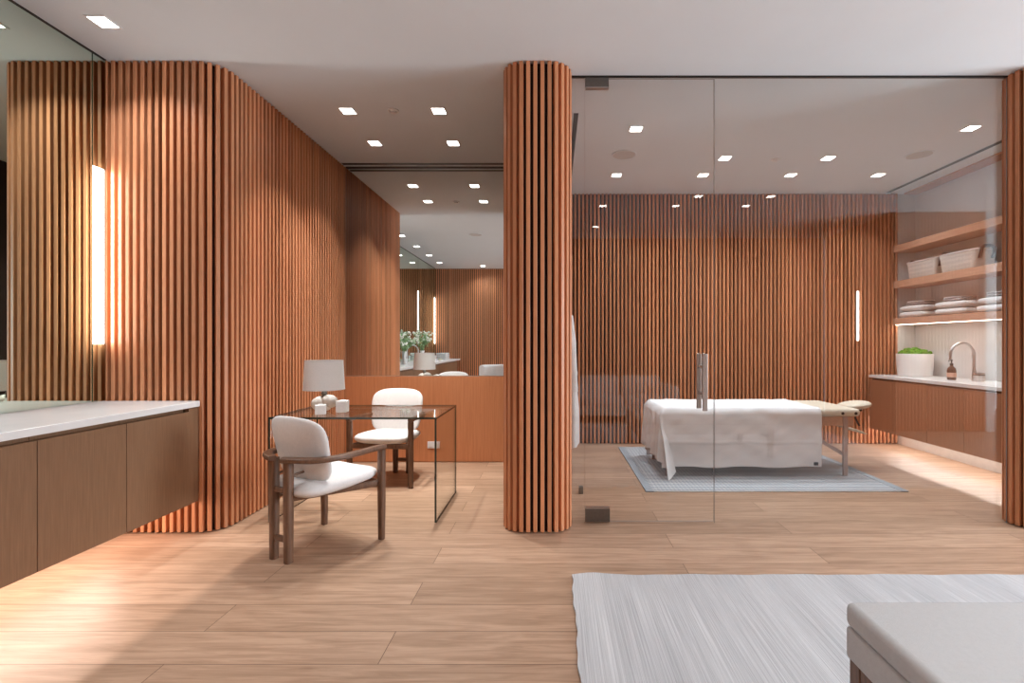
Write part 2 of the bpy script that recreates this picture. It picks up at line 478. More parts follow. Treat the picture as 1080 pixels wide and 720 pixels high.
# ------------------------------------------------------------------ glass front
GY = 3.446
def pane(name, x0, x1, z0, z1, y, t=.010, parent=None, label=None):
    bm = bmesh.new(); fs = box(bm, x0, x1, y-t/2, y+t/2, z0, z1)
    for f in bm.faces:
        f.normal_update()
        if abs(f.normal.y) < .5: f.material_index = 1
    o = finish(name, bm, None, parent, mats=[M['glass'], M['paneedge']])
    return o
o = pane('window_3', .130, .219, -.004, 3.165, GY); tag(o, 'narrow fixed glass strip between pillar and glass door', 'window', kind='structure')
o = pane('window_4', 1.146, 3.225, -.004, 3.165, GY); tag(o, 'wide fixed glass panel right of the glass door', 'window', kind='structure')
d = thing('door_1', 'frameless clear glass door with two dark patch hinges and bar handle', 'door', (.223, GY, 0)); d['kind'] = 'structure'
o = pane('glass_leaf', 0, .917, .012, 3.16, 0, parent=d)
for z0, z1, w_ in ((.075-.063, .105, .176), (3.095, 3.162, .168)):
    bm = bmesh.new(); box(bm, 0.002, w_, -.018, .018, z0, z1, .002); hg = finish('hinge', bm, M['bronze'], d)
    bm = bmesh.new(); box(bm, .002, w_, -.017, .017, z1 if z0 < 1 else z0-.006, z1+.006 if z0 < 1 else z0, 0); finish('cap', bm, M['steel'], hg)
bm = bmesh.new()
for y in (-.070, .070): box(bm, .833-.018, .833+.018, y-.006, y+.006, .805, 1.204, .003)
hd = finish('handle', bm, M['pull'], d)
for z in (.92, 1.11):
    bm = bmesh.new(); tube(bm, [(.833, -.066, z), (.833, .066, z)], .009, 12); finish('standoff', bm, M['steel'], hd, smooth=True, angle=40)
bm = bmesh.new(); box(bm, .126, 3.235, GY-.010, GY+.010, 3.172, 3.18); struct('trim_1', bm, M['black'], 'thin black channel holding the top of the glass', 'trim')
bm = bmesh.new(); box(bm, .215, .250, 4.10, 4.15, .0, .060, .004)
tag(finish('door_stop', bm, M['bronze']), 'small dark floor stop behind the glass near the left pillar', 'door stop')

# ------------------------------------------------------------------ mirrors and alcove panel
def led_mirror(y0, y1, label, leds=()):
    pass
m = thing('wall_mirror', 'huge frameless mirror above the white vanity counter', 'mirror', (-3.05, 0, .894))
bm = bmesh.new(); box(bm, 0, .04, -1.74, -.335, 0, H-.006-.894); finish('mirror_panel', bm, M['mirror'], m)
bm = bmesh.new(); box(bm, 0, .04, -.245, 3.150, 0, H-.006-.894); finish('mirror_panel', bm, M['mirror'], m)
for a, b in ((3.158, 3.245), (-.330, -.25), (-1.84, -1.745)):
    bm = bmesh.new()
    box(bm, 0, .04, a, b, 0, 1.270-.894); box(bm, 0, .04, a, b, 2.440-.894, H-.006-.894)
    box(bm, 0, .036, a, a+.004, 1.270-.894, 2.44-.894); box(bm, 0, .036, b-.004, b, 1.270-.894, 2.44-.894)
    finish('mirror_strip', bm, M['mirror'], m)
    bm = bmesh.new(); box(bm, .0, .039, a+.006, b-.006, 1.274-.894, 2.436-.894); finish('light_bar', bm, M['led'], m)
bm = bmesh.new(); box(bm, -3.05, -3.002, -1.84, 3.245, H-.006, H); struct('trim_2', bm, M['black'], 'thin black shadow gap above the vanity mirror', 'trim')
bm = bmesh.new(); box(bm, -.0, 1.90, 0, .02, 0, H-.93-.004)
m2 = thing('wall_mirror', 'frameless mirror on the alcove end wall above the wood panel', 'mirror', (-2.25, 5.222, .93))
finish('mirror_panel', bm, M['mirror2'], m2)
bm = bmesh.new(); box(bm, 0, 1.9, -.002, .006, -.006, 0); finish('edge_strip', bm, M['steel'], m2)
bm = bmesh.new(); box(bm, -2.245, -.35, 5.195, 5.244, .006, .922, .002)
tag(finish('wood_panel', bm, M['panel']), 'flat orange oak panel low on the alcove end wall', 'wall panel', kind='structure')
t = thing('wall_outlet', 'white double outlet low on the orange wood panel', 'outlet', (-1.29, 5.195, .15))
bm = bmesh.new(); box(bm, -.066, .066, -.006, 0, 0, .075, .003); finish('cover_plate', bm, M['white'], t)
for x in (-.03, .03):
    bm = bmesh.new(); box(bm, x-.018, x+.018, -.009, -.006, .018, .058, .001); finish('socket', bm, M['ceramic'], t)

# ------------------------------------------------------------------ ceiling fittings
def slot_vent(x0, x1, y0, y1, label):
    t = thing('linear_vent', label, 'air vent', ((x0+x1)/2, (y0+y1)/2, H))
    dx, dy = (x1-x0)/2, (y1-y0)/2
    bm = bmesh.new(); box(bm, -dx, dx, -dy, dy, -.003, 0); finish('slot', bm, M['black'], t)
    bm = bmesh.new()
    if dx > dy:
        box(bm, -dx, dx, -dy-.006, -dy, -.003, 0); box(bm, -dx, dx, dy, dy+.006, -.003, 0)
    else:
        box(bm, -dx-.006, -dx, -dy, dy, -.005, 0); box(bm, dx, dx+.006, -dy, dy, -.005, 0)
    finish('frame', bm, M['ceil'], t)
bm = bmesh.new(); box(bm, -2.24, -.36, 5.205, 5.221, H-.012, H); struct('trim_4', bm, M['black'], 'black shadow gap along the top of the alcove mirror', 'trim')
slot_vent(-2.24, -.36, 5.095, 5.150, 'thin black slot vent in the ceiling just before the alcove mirror')
slot_vent(.165, .205, 4.0, 6.0, 'black slot vent in the treatment room ceiling beside the left pillar')
bm = bmesh.new(); box(bm, 4.44, 4.607, 3.70, 6.13, H-.018, H-.0005); struct('ceiling_shade_strip', bm, M['shelf'], 'brown strip painting in the shade along the ceiling above the shelves', 'trim')  # brown band added to stand for the shaded ceiling edge
slot_vent(4.185, 4.245, 3.72, 6.10, 'long black slot vent in the ceiling in front of the shelves')

def downlight_proto(label, group):
    t = thing('recessed_downlight', label, 'ceiling light', (0, 0, H), 0, group)
    bm = bmesh.new(); s, u = .062, .050
    for a in ((-s, s, -s, -u), (-s, s, u, s), (-s, -u, -u, u), (u, s, -u, u)): box(bm, *a, -.004, 0)
    finish('trim_frame', bm, M['white'], t)
    bm = bmesh.new(); box(bm, -u, u, -u, u, -.0025, 0); finish('lens', bm, M['lens'], t)
    return t
LIGHTS = []
rows = [
 ('downlights over the massage room', [
  (.73, 4.29, 'square downlight over the glass door end of the massage room'), (3.69, 4.28, 'square downlight beside the right pillar, nearest the shelves'),
  (1.76, 4.97, 'square downlight in the middle row, left of its pair over the massage table'), (2.82, 4.97, 'square downlight in the middle row, right of its pair over the massage table'),
  (.71, 5.47, 'leftmost square downlight of the row along the slatted back wall'), (1.69, 5.47, 'second square downlight from the left along the slatted back wall'),
  (2.68, 5.47, 'third square downlight from the left along the slatted back wall'), (3.67, 5.47, 'rightmost square downlight of the row along the slatted back wall')], 1.0),
 ('downlights over the desk alcove', [
  (-1.685, 3.96, 'square downlight in the alcove, front left by the slatted wall'), (-.94, 3.96, 'square downlight in the alcove, front right by the pillar'),
  (-1.70, 4.60, 'square downlight in the alcove, rear left near the mirror'), (-.956, 4.60, 'square downlight in the alcove, rear right near the mirror')], 1.0),
 ('downlights over the vanity', [
  (-2.667, 2.863, 'large looking square downlight above the vanity at top left'), (-2.69, 1.9, 'square vanity downlight, second from the slatted wall, seen in the alcove mirror'),
  (-2.69, .95, 'square vanity downlight, third from the slatted wall, seen in the alcove mirror'), (-2.69, 0, 'square vanity downlight, fourth from the slatted wall, seen in the alcove mirror'),
  (-2.69, -.95, 'square vanity downlight nearest the rear wall, seen in the alcove mirror')], 1.0),
 ('downlights over the lounge', [
  (1.87, .63, 'square lounge downlight, left of the pair reflected on the glass'), (2.81, .63, 'square lounge downlight, right of the pair reflected on the glass'),
  (-1.74, -1.45, 'square downlight close to the rear slatted wall in the alcove mirror'),   (.68, .2, 'square lounge downlight, leftmost of the three faint ones reflected on the glass'), (1.69, .2, 'square lounge downlight, middle of the three faint ones reflected on the glass'),
  (2.66, .2, 'square lounge downlight, rightmost of the three faint ones reflected on the glass'), (.68, -1.0, 'square lounge downlight over the white sofa'),
  (5.8, 1.1, 'unseen square downlight added to brighten the rear slatted strip')], 1.0)]  # last downlight is unseen, added to brighten the rear slats
proto = None
for g, lst, k in rows:
    for x, y, lab in lst:
        if proto is None:
            proto = downlight_proto(lab, g); o = proto; o.location = (x, y, H)
        else: o = dup(proto, (x, y, H), 0, lab, g)
        LIGHTS.append((x, y, g))
for x, y, lab in ((.71, 4.88, 'round flush speaker near the left of the massage room ceiling'), (3.69, 4.88, 'round flush speaker in the ceiling near the shelves'),
                  (-1.37, 1.98, 'round flush speaker in the ceiling seen in the alcove mirror')):
    t = thing('ceiling_speaker', lab, 'speaker', (x, y, H), 0, 'flush ceiling speakers')
    bm = bmesh.new(); lathe(bm, [(.112, 0), (.112, -.004), (.0, -.005)], 40); finish('grille', bm, M['speaker'], t)
    bm = bmesh.new(); lathe(bm, [(.112, -.0), (.124, -.0), (.124, -.006), (.112, -.006), (.112, 0)], 40); finish('bezel', bm, M['ceil'], t)
for x, y, lab in ((-1.31, 3.95, 'small round white detector between the two front alcove downlights'), (2.29, 5.0, 'small round white detector between downlights over the massage table')):
    t = thing('smoke_detector', lab, 'detector', (x, y, H), 0)
    bm = bmesh.new(); lathe(bm, [(.045, 0), (.045, -.008), (.0, -.010)], 32); finish('base', bm, M['white'], t, smooth=True, angle=40)
    bm = bmesh.new(); lathe(bm, [(.028, -.009), (.024, -.022), (.0, -.025)], 24); finish('sensor', bm, M['white'], t, smooth=True, angle=40)

# ------------------------------------------------------------------ vanity (left)
bm = bmesh.new(); box(bm, -3.045, -2.375, -1.83, 3.247, .854, .892, .003)
tag(finish('vanity_countertop', bm, M['counter']), 'long white quartz counter beneath the large left mirror', 'countertop')
def cabinet(label, group, cm, sgn, wid, zb, zt, depth, bodyz, at_):
    t = thing('floating_cabinet', label, 'cabinet', at_, 0, group)
    bm = bmesh.new(); a, b = sorted((-sgn*.04, -sgn*depth)); box(bm, a, b, .0015, wid-.0015, bodyz, zt+.022)
    finish('body', bm, M['cab'], t)
    bm = bmesh.new(); a, b = sorted((0, -sgn*.022)); box(bm, a, b, .002, wid-.002, zb, zt, .0015)
    finish('door', bm, cm, t)
    bm = bmesh.new(); a, b = sorted((-sgn*.026, -sgn*.036)); box(bm, a, b, .004, wid-.004, zb+.01, zt-.01)
    finish('door_backing', bm, M['dark'], t)
    return t
names = ['nearest the slatted wall', 'second from the slatted wall', 'third from the slatted wall, cut by the photo edge']
W = .4655
for k in range(10):
    y0 = 3.160 - (k+1)*W
    lab = 'floating oak vanity cabinet, ' + (names[k] if k < 3 else '%s from the slatted wall, seen only in the alcove mirror' % ['fourth', 'fifth', 'sixth', 'seventh', 'eighth', 'ninth', 'last one'][k-3])
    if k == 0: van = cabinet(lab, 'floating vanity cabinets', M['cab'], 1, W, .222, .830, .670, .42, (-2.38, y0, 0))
    else: dup(van, (-2.38, y0, 0), 0, lab)
bm = bmesh.new(); box(bm, -2.41, -2.385, 3.162, 3.246, .222, .85); box(bm, -3.03, -2.42, 3.225, 3.246, .42, .853)
tag(finish('filler_panel', bm, M['cab']), 'narrow oak filler between vanity cabinets and slatted wall', 'panel', kind='structure')
t = thing('led_tape', 'warm glowing light tape hidden beneath the vanity cabinets', 'light', (-2.90, 0, .402))
bm = bmesh.new(); box(bm, -.012, .012, -1.4, 3.15, 0, .008); finish('channel', bm, M['steel'], t)
bm = bmesh.new(); box(bm, -.008, .008, -1.4, 3.15, -.004, 0); finish('diffuser', bm, M['underled'], t)

# ------------------------------------------------------------------ treatment-room counter (right)
bm = bmesh.new(); box(bm, 3.975, 4.608, 3.75, 6.105, .850, .885, .003)
tag(finish('sink_countertop', bm, M['counter']), 'white counter holding planter and faucet in the massage room', 'countertop')
W2 = .4685
for k in range(5):
    y0 = 6.10 - (k+1)*W2
    lab = 'floating warm oak cabinet under the sink counter, ' + ['against the slatted back wall', 'second from the back wall', 'third from the back wall', 'fourth, beside the right pillar', 'last one hidden behind the right pillar'][k]
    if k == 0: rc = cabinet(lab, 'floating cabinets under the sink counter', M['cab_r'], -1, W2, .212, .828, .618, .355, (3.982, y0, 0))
    else: dup(rc, (3.982, y0, 0), 0, lab)
bm = bmesh.new(); box(bm, 4.38, 4.609, 3.76, 6.16, 0, .353); struct('baseboard_right', bm, M['white'], 'white plinth wall lit brightly under the sink cabinets', 'baseboard')
t = thing('led_tape', 'warm glowing light tape hidden beneath the sink cabinets', 'light', (4.30, 0, .341))
bm = bmesh.new(); box(bm, -.012, .012, 3.8, 6.08, 0, .010); finish('channel', bm, M['steel'], t)
bm = bmesh.new(); box(bm, -.008, .008, 3.8, 6.08, -.004, 0); finish('diffuser', bm, M['underled'], t)

for z0, z1, lab in ((2.43, 2.51, 'empty top floating oak shelf on the right wall'), (1.975, 2.06, 'middle floating oak shelf carrying the two baskets'), (1.513, 1.592, 'lowest floating oak shelf carrying folded towels')):
    bm = bmesh.new(); box(bm, 4.31, 4.609, 3.78, 6.162, z0, z1, .002)
    o = tag(finish('floating_shelf', bm, M['shelf']), lab, 'shelf', 'floating shelves on the right wall')
    if z0 < 1.6:
        bm = bmesh.new(); box(bm, 4.34, 4.36, 3.82, 6.14, z0-.005, z0-.0005); finish('light_strip', bm, M['underled'], o)

# baskets
def make_basket(label):
    t = thing('storage_basket', label, 'basket', (0, 0, 0), 0, 'baskets on the middle shelf')
    bm = bmesh.new(); rings = []
    prof = [(.88, 0), (.90, .01), (1.0, .19), (.985, .2), (.95, .19), (.86, .012)]
    for k, z in prof:
        rings.append([bm.verts.new((x*k, y*k, z)) for x, y in rrect(.25, .46, .035, 4)])
    for A, B in zip(rings, rings[1:]):
        for i in range(len(A)):
            j = (i+1) % len(A); bm.faces.new((A[i], A[j], B[j], B[i]))
    bm.faces.new(rings[0][::-1]); bm.faces.new(rings[-1])
    finish('body', bm, M['basket'], t, smooth=True, angle=50)
    bm = bmesh.new(); sweep(bm, [(x*1.0, y*1.0, .196) for x, y in rrect(.252, .462, .036, 4)], .010, .016, .004, closed=True); finish('rim', bm, M['uph'], t, smooth=True, angle=50)
    for s in (-1, 1):
        bm = bmesh.new(); sweep(bm, [(-.07, s*.222, .10), (-.072, s*.240, .15), (-.065, s*.246, .205), (-.04, s*.248, .225), (.04, s*.248, .225), (.065, s*.246, .205), (.072, s*.240, .15), (.07, s*.222, .10)], .034, .010, .003, up=(0, 1, 0)); finish('handle', bm, M['leather'], t, smooth=True, angle=50)
    return t
b1 = make_basket('pale woven basket on the middle shelf, nearer the slatted wall'); b1.location = (4.465, 5.73, 2.06)
dup(b1, (4.46, 5.22, 2.06), .04, 'pale woven basket on the middle shelf, nearer the right pillar')

# towels
def towel_bm(dx, ly, th, layers):
    bm = bmesh.new(); t = th / layers; pts = []
    for k in range(layers):
        z = t * (k + .5); xs = [-dx/2 + t/2 + (dx - t) * i / 6 for i in range(7)]
        if k % 2: xs = xs[::-1]
        pts += [(x, 0, z) for x in xs]
        if k < layers - 1:
            x = xs[-1]; s = 1 if not k % 2 else -1
            pts += [(x + s*t*.43*math.sin(PI*i/4)*1.0, 0, z + t*.5 - t*.5*math.cos(PI*i/4)) for i in (1, 2, 3)]
    sweep(bm, pts, ly, t*.92, t*.42, up=(0, 0, 1) if False else (0, 0, 1), n=3)
    return bm
def towel_mesh(dx, ly, th, layers):
    """folded towel: rounded stack of folded layers, fold facing -x"""
    bm = bmesh.new(); t = th / layers
    for k in range(layers):
        z = t*(k+.5); off = random.uniform(-.004, .004)
        def fn(p, z=z, off=off): return Vector((p.x + off, p.y, p.z + z + .004*math.sin(p.y*9 + p.x*13)))
        superq(bm, dx/2, ly/2, t*.56, 9, 3.0, 40, 8, fn)
    return bm
random.seed(3)
spots = [(4.455, 5.875, 'towel stack nearest the slatted wall', .40), (4.455, 5.31, 'middle towel stack on the lowest shelf', .42), (4.455, 4.77, 'towel stack nearest the right pillar', .40)]
for x, y, where, ly in spots:
    z = 1.592
    for k, (th, nm) in enumerate(((.068, 'bottom'), (.062, 'second'))):
        o = finish('folded_towel', towel_mesh(.27, ly, th, 1), M['towel'], smooth=True)
        o.location = (x + .004*k, y - .008*k, z + .006); z += th + .012
        tag(o, '%s white folded bath towel in the %s' % (nm, where), 'towel', 'white folded bath towels')
    o = finish('folded_towel', towel_mesh(.20, ly*.6, .045, 2), M['greytowel'], smooth=True)
    o.location = (x + .02, y + .02, z + .006); tag(o, 'small greyish folded hand towel on top of the %s' % where, 'towel', 'small folded hand towels')

# planter
t = thing('moss_planter', 'white ribbed round planter full of green moss on the sink counter', 'plant', (4.36, 5.84, .885))
bm = bmesh.new(); prof = [(.0, 0), (.165, 0), (.172, .005), (.183, .14), (.187, .262), (.184, .268), (.172, .266), (.170, .235), (0, .232)]
lathe(bm, prof, 64); finish('pot', bm, M['ceramic'], t, smooth=True, angle=40)
bm = bmesh.new()
for i in range(110):
    a = random.uniform(0, 2*PI); r = .150*math.sqrt(random.random()); s = random.uniform(.016, .032)
    mtx = Matrix.Translation((r*math.cos(a), r*math.sin(a), .264 + .055*(1-r/.15) + random.uniform(-.01, .018)))
    ret = bmesh.ops.create_icosphere(bm, subdivisions=2, radius=s, matrix=mtx)
    for v in ret['verts']: v.co += Vector((random.uniform(-1, 1), random.uniform(-1, 1), random.uniform(-1, 1))) * .006
lathe(bm, [(.165, .236), (.155, .272), (.10, .300), (0, .315)], 32)
finish('moss', bm, M['moss'], t)
# soap bottle
t = thing('soap_bottle', 'amber glass pump bottle with pink label beside the faucet', 'bottle', (4.27, 5.19, .885))
bm = bmesh.new(); lathe(bm, [(0, 0), (.036, 0), (.040, .004), (.041, .10), (.036, .125), (.018, .145), (.014, .15), (.014, .163), (0, .164)], 32); finish('body', bm, M['amber'], t, smooth=True, angle=50)
bm = bmesh.new(); lathe(bm, [(.0415, .03), (.0421, .031), (.0421, .078), (.0415, .079)], 32); lb = finish('label_band', bm, M['labelpink'], t, smooth=True, angle=50)
bm = bmesh.new(); lathe(bm, [(.016, .158), (.016, .178), (.006, .18), (.006, .205), (.012, .206), (.012, .216), (0, .217)], 24); tube(bm, [(0, 0, .211), (-.035, -.01, .208), (-.042, -.012, .20)], .005, 8); finish('pump', bm, M['black'], t, smooth=True, angle=40)
# faucet
t = thing('gooseneck_faucet', 'tall chrome gooseneck faucet at the massage room sink', 'faucet', (4.45, 5.12, .885))
bm = bmesh.new(); lathe(bm, [(.0, 0), (.027, 0), (.027, .008), (.019, .012), (.019, .10), (.0, .10)], 32); finish('base', bm, M['steel'], t, smooth=True, angle=40)
bm = bmesh.new(); pth = [(0, 0, z) for z in (.05, .12, .2, .27)] + [(-.125 + .125*math.cos(a), 0, .27 + .125*math.sin(a)) for a in [PI*i/14 for i in range(1, 14)]] + [(-.25, 0, .26), (-.25, 0, .22)]
tube(bm, pth, .0145, 16); finish('spout', bm, M['steel'], t, smooth=True, angle=60)
bm = bmesh.new(); tube(bm, [(0, -.018, .07), (.0, -.06, .085)], .006, 10); finish('lever', bm, M['steel'], t, smooth=True, angle=60)
t = thing('steel_cup', 'small polished steel cup at the right of the faucet', 'cup', (4.38, 4.98, .885))
bm = bmesh.new(); lathe(bm, [(0, 0), (.045, 0), (.047, .004), (.047, .085), (.043, .085), (.043, .01), (0, .01)], 32); finish('body', bm, M['steel'], t, smooth=True, angle=40)
bm = bmesh.new(); lathe(bm, [(.048, .062), (.049, .064), (.049, .070), (.048, .072)], 32); finish('band', bm, M['bronze'], t, smooth=True)
# thin led in the slats
t = thing('wall_light', 'thin vertical white light bar set among the slats of the back wall', 'light', (3.85, 6.128, 1.31))
bm = bmesh.new(); box(bm, -.013, .013, 0, .012, 0, .63); finish('housing', bm, M['steel'], t)
bm = bmesh.new(); box(bm, -.011, .011, -.012, 0, .004, .626, .003); finish('diffuser', bm, M['ledthin'], t)

# robe
t = thing('white_robe', 'white robe hanging at the wall just behind the left pillar', 'robe', (.100, 4.95, .0))
bm = bmesh.new(); rings = []
for k in range(26):
    z = 1.72 - 1.46*k/25; f = k/25
    wy = .07 + .15*min(1, f*2.2) + .02*f; wx = .02 + .055*min(1, f*1.3)
    rings.append([bm.verts.new((wx + .006 + wx*math.cos(a) + .010*f*math.sin(5*a + 1) , wy*math.sin(a) + .012*f*math.cos(7*a), z)) for a in [2*PI*i/40 for i in range(40)]])
for A, B in zip(rings, rings[1:]):
    for i in range(40): bm.faces.new((A[i], A[(i+1) % 40], B[(i+1) % 40], B[i]))
bm.faces.new(rings[0]); bm.faces.new(rings[-1])
rb = finish('robe_body', bm, M['towel'], t, smooth=True, angle=60)
for s in (-1, 1):
    bm = bmesh.new(); tube(bm, [(.06, s*.09, 1.55), (.07, s*.17, 1.3), (.08, s*.20, 1.0), (.085, s*.21, .80)], .05, 16, scale=[.7, 1, 1, 1.05]); finish('sleeve', bm, M['towel'], t, smooth=True, angle=60)
bm = bmesh.new(); sweep(bm, [(.04, .23, .98), (.115, .12, .96), (.14, 0, .97), (.115, -.12, .96), (.04, -.23, .98)], .01, .045, .004); finish('belt', bm, M['towel'], t, smooth=True, angle=60)
t = thing('wall_hook', 'small steel hook holding the white robe', 'hook', (.102, 4.95, 1.70))
bm = bmesh.new(); lathe(bm, [(0, -.01), (.02, -.01), (.02, .01), (0, .01)], 20)
for v in bm.verts: v.co = Vector((v.co.z + .005, v.co.y, v.co.x + .02))
finish('rose', bm, M['steel'], t)
bm = bmesh.new(); tube(bm, [(.0, 0, .02), (.045, 0, .02), (.055, 0, .045)], .006, 10); finish('peg', bm, M['steel'], t, smooth=True, angle=50)

# ------------------------------------------------------------------ rugs
t = thing('area_rug', 'grey ribbed rug lying under the massage table', 'rug', (0, 0, 0))
bm = bmesh.new(); box(bm, .86, 2.98, 4.15, 5.92, .001, .011, .003); finish('woven_field', bm, M['weave'], t)
for a, b in ((.79, .86), (2.98, 3.05)):
    bm = bmesh.new(); box(bm, a, b, 4.15, 5.92, .001, .012, .003); finish('edge_band', bm, M['rugborder'], t)
bm = bmesh.new()
NX, NY = 90, 130; x0, x1, y0, y1 = .10, 3.9, -.75, 2.645
top = [[bm.verts.new((x0 + (x1-x0)*i/NX + (.004*math.sin(j*.35) + .003*math.sin(j*1.1) if i == 0 else 0), y0 + (y1-y0)*j/NY + (.004*math.sin(i*.5) + .003*math.sin(i*1.3) if j == NY else 0), .014 + (.010*math.exp(-((i/NX*3.8-.12)**2)/.006) if j == NY else 0))) for j in range(NY+1)] for i in range(NX+1)]
for i in range(NX):
    for j in range(NY): bm.faces.new((top[i][j], top[i+1][j], top[i+1][j+1], top[i][j+1]))
ext = bmesh.ops.extrude_edge_only(bm, edges=[e for e in bm.edges if len(e.link_faces) == 1])
for v in [g for g in ext['geom'] if isinstance(g, bmesh.types.BMVert)]: v.co.z = .001
tag(finish('area_rug', bm, M['rug'], smooth=True, angle=50), 'large pale striped rug in the foreground under the bench', 'rug')

# ------------------------------------------------------------------ bench (foreground)
t = thing('upholstered_bench', 'light grey upholstered bench on wooden legs at the lower right', 'bench', (.936, 1.56, 0))
def slab(bm, x0, x1, y0, y1, z0, z1, r): box(bm, x0, x1, y0, y1, z0, z1, r, 4)
bm = bmesh.new(); slab(bm, 0, 1.5, -.95, 0, .373, .45, .022); finish('seat_cushion', bm, M['bench'], t, smooth=True, angle=60)
bm = bmesh.new(); slab(bm, .003, 1.497, -.947, -.003, .272, .372, .010); finish('seat_base', bm, M['bench'], t, smooth=True, angle=60)
bm = bmesh.new(); pth = [(.004, -.02, .424), (.004, -.93, .424)]; sweep(bm, pth, .006, .006, .003); sweep(bm, [(.02, -.004, .424), (1.48, -.004, .424)], .006, .006, .003); finish('piping', bm, M['bench'], t)
for x in (.012, 1.44):
    for y in (-.060, -.94+.012):
        bm = bmesh.new(); box(bm, x, x+.05, y, y+.05, .015, .272, .003); finish('leg', bm, M['walnut'], t)
for x in (.014, 1.442):
    bm = bmesh.new(); box(bm, x, x+.045, -.878, -.061, .225, .270, .003); finish('side_rail', bm, M['walnut'], t)

# ------------------------------------------------------------------ desk
t = thing('glass_desk', 'clear glass waterfall desk between the two white chairs', 'desk', (-2.035, 3.446, 0))
def gslab(name, a):
    bm = bmesh.new(); box(bm, *a)
    dims = [a[1]-a[0], a[3]-a[2], a[5]-a[4]]; thin = dims.index(min(dims))
    for f in bm.faces:
        f.normal_update()
        if abs(f.normal[thin]) < .5: f.material_index = 1
    return finish(name, bm, None, t, mats=[M['deskglass'], M['glassedge']])
DW, DD, DT = 1.20, .70, .014
gslab('glass_top', (0, DW, 0, DD, .736, .750))
gslab('side_panel', (0, DT, 0, DD, .0, .7358)); gslab('side_panel', (DW-DT, DW, 0, DD, 0, .7358))

# lamp
t = thing('table_lamp', 'white drum shade lamp with stone pebble base on the glass desk', 'lamp', (-1.785, 3.76, .75))
bm = bmesh.new()
def peb(cx, cy, cz, a, b, c, tl):
    def fn(p):
        q = Vector((p.x*math.cos(tl) - p.z*math.sin(tl), p.y, p.x*math.sin(tl) + p.z*math.cos(tl)))
        k = 1 + .05*math.sin(q.x*60 + 1) * math.cos(q.y*50)
        return q*k + Vector((cx, cy, cz))
    superq(bm, a, b, c, 2.2, 2.1, 32, 16, fn)
peb(-.038, 0, .062, .060, .055, .052, .25); peb(.042, .005, .078, .060, .055, .048, -.3); peb(0, 0, .03, .05, .045, .029, 0)
finish('base', bm, M['stone'], t, smooth=True)
bm = bmesh.new(); lathe(bm, [(0, .10), (.022, .10), (.018, .125), (.024, .14), (.016, .155), (.008, .17), (.008, .36), (0, .36)], 16); finish('stem', bm, M['bronze'], t, smooth=True, angle=40)
bm = bmesh.new(); lathe(bm, [(.150, .168), (.138, .395), (.136, .395), (.148, .168), (.150, .168)], 48); sh = finish('lamp_shade', bm, M['shade'], t, smooth=True, angle=50)
bm = bmesh.new(); lathe(bm, [(.1512, .168), (.1512, .174), (.1505, .174)], 48); finish('binding', bm, M['uph'], sh); bm = bmesh.new(); lathe(bm, [(.1392, .389), (.1392, .396), (.1380, .396)], 48); finish('binding', bm, M['uph'], sh)
bm = bmesh.new()
for a in (0, 2.094, 4.189): tube(bm, [(0, 0, .355), (.137*math.cos(a), .137*math.sin(a), .385)], .002, 8)
finish('spider', bm, M['steel'], t)

def crystal(name, label, x, y, w, hgt, rz):
    t = thing(name, label, 'ornament', (x, y, .75), rz)
    bm = bmesh.new(); box(bm, -w/2, w/2, -w/2, w/2, 0, hgt, .004)
    finish('block', bm, M['marble'], t)
    bm = bmesh.new(); lathe(bm, [(0, hgt+.0), (w*.30, hgt), (w*.30, hgt+.003), (w*.2, hgt+.006), (0, hgt+.005)], 20); finish('wick_cap', bm, M['ceramic'], t, smooth=True, angle=40)
crystal('marble_cube', 'small white stone votive cube beside the lamp base', -1.735, 3.60, .076, .070, .4)
crystal('marble_cube', 'taller white stone votive cube further right on the glass desk', -1.625, 3.72, .078, .088, .1)

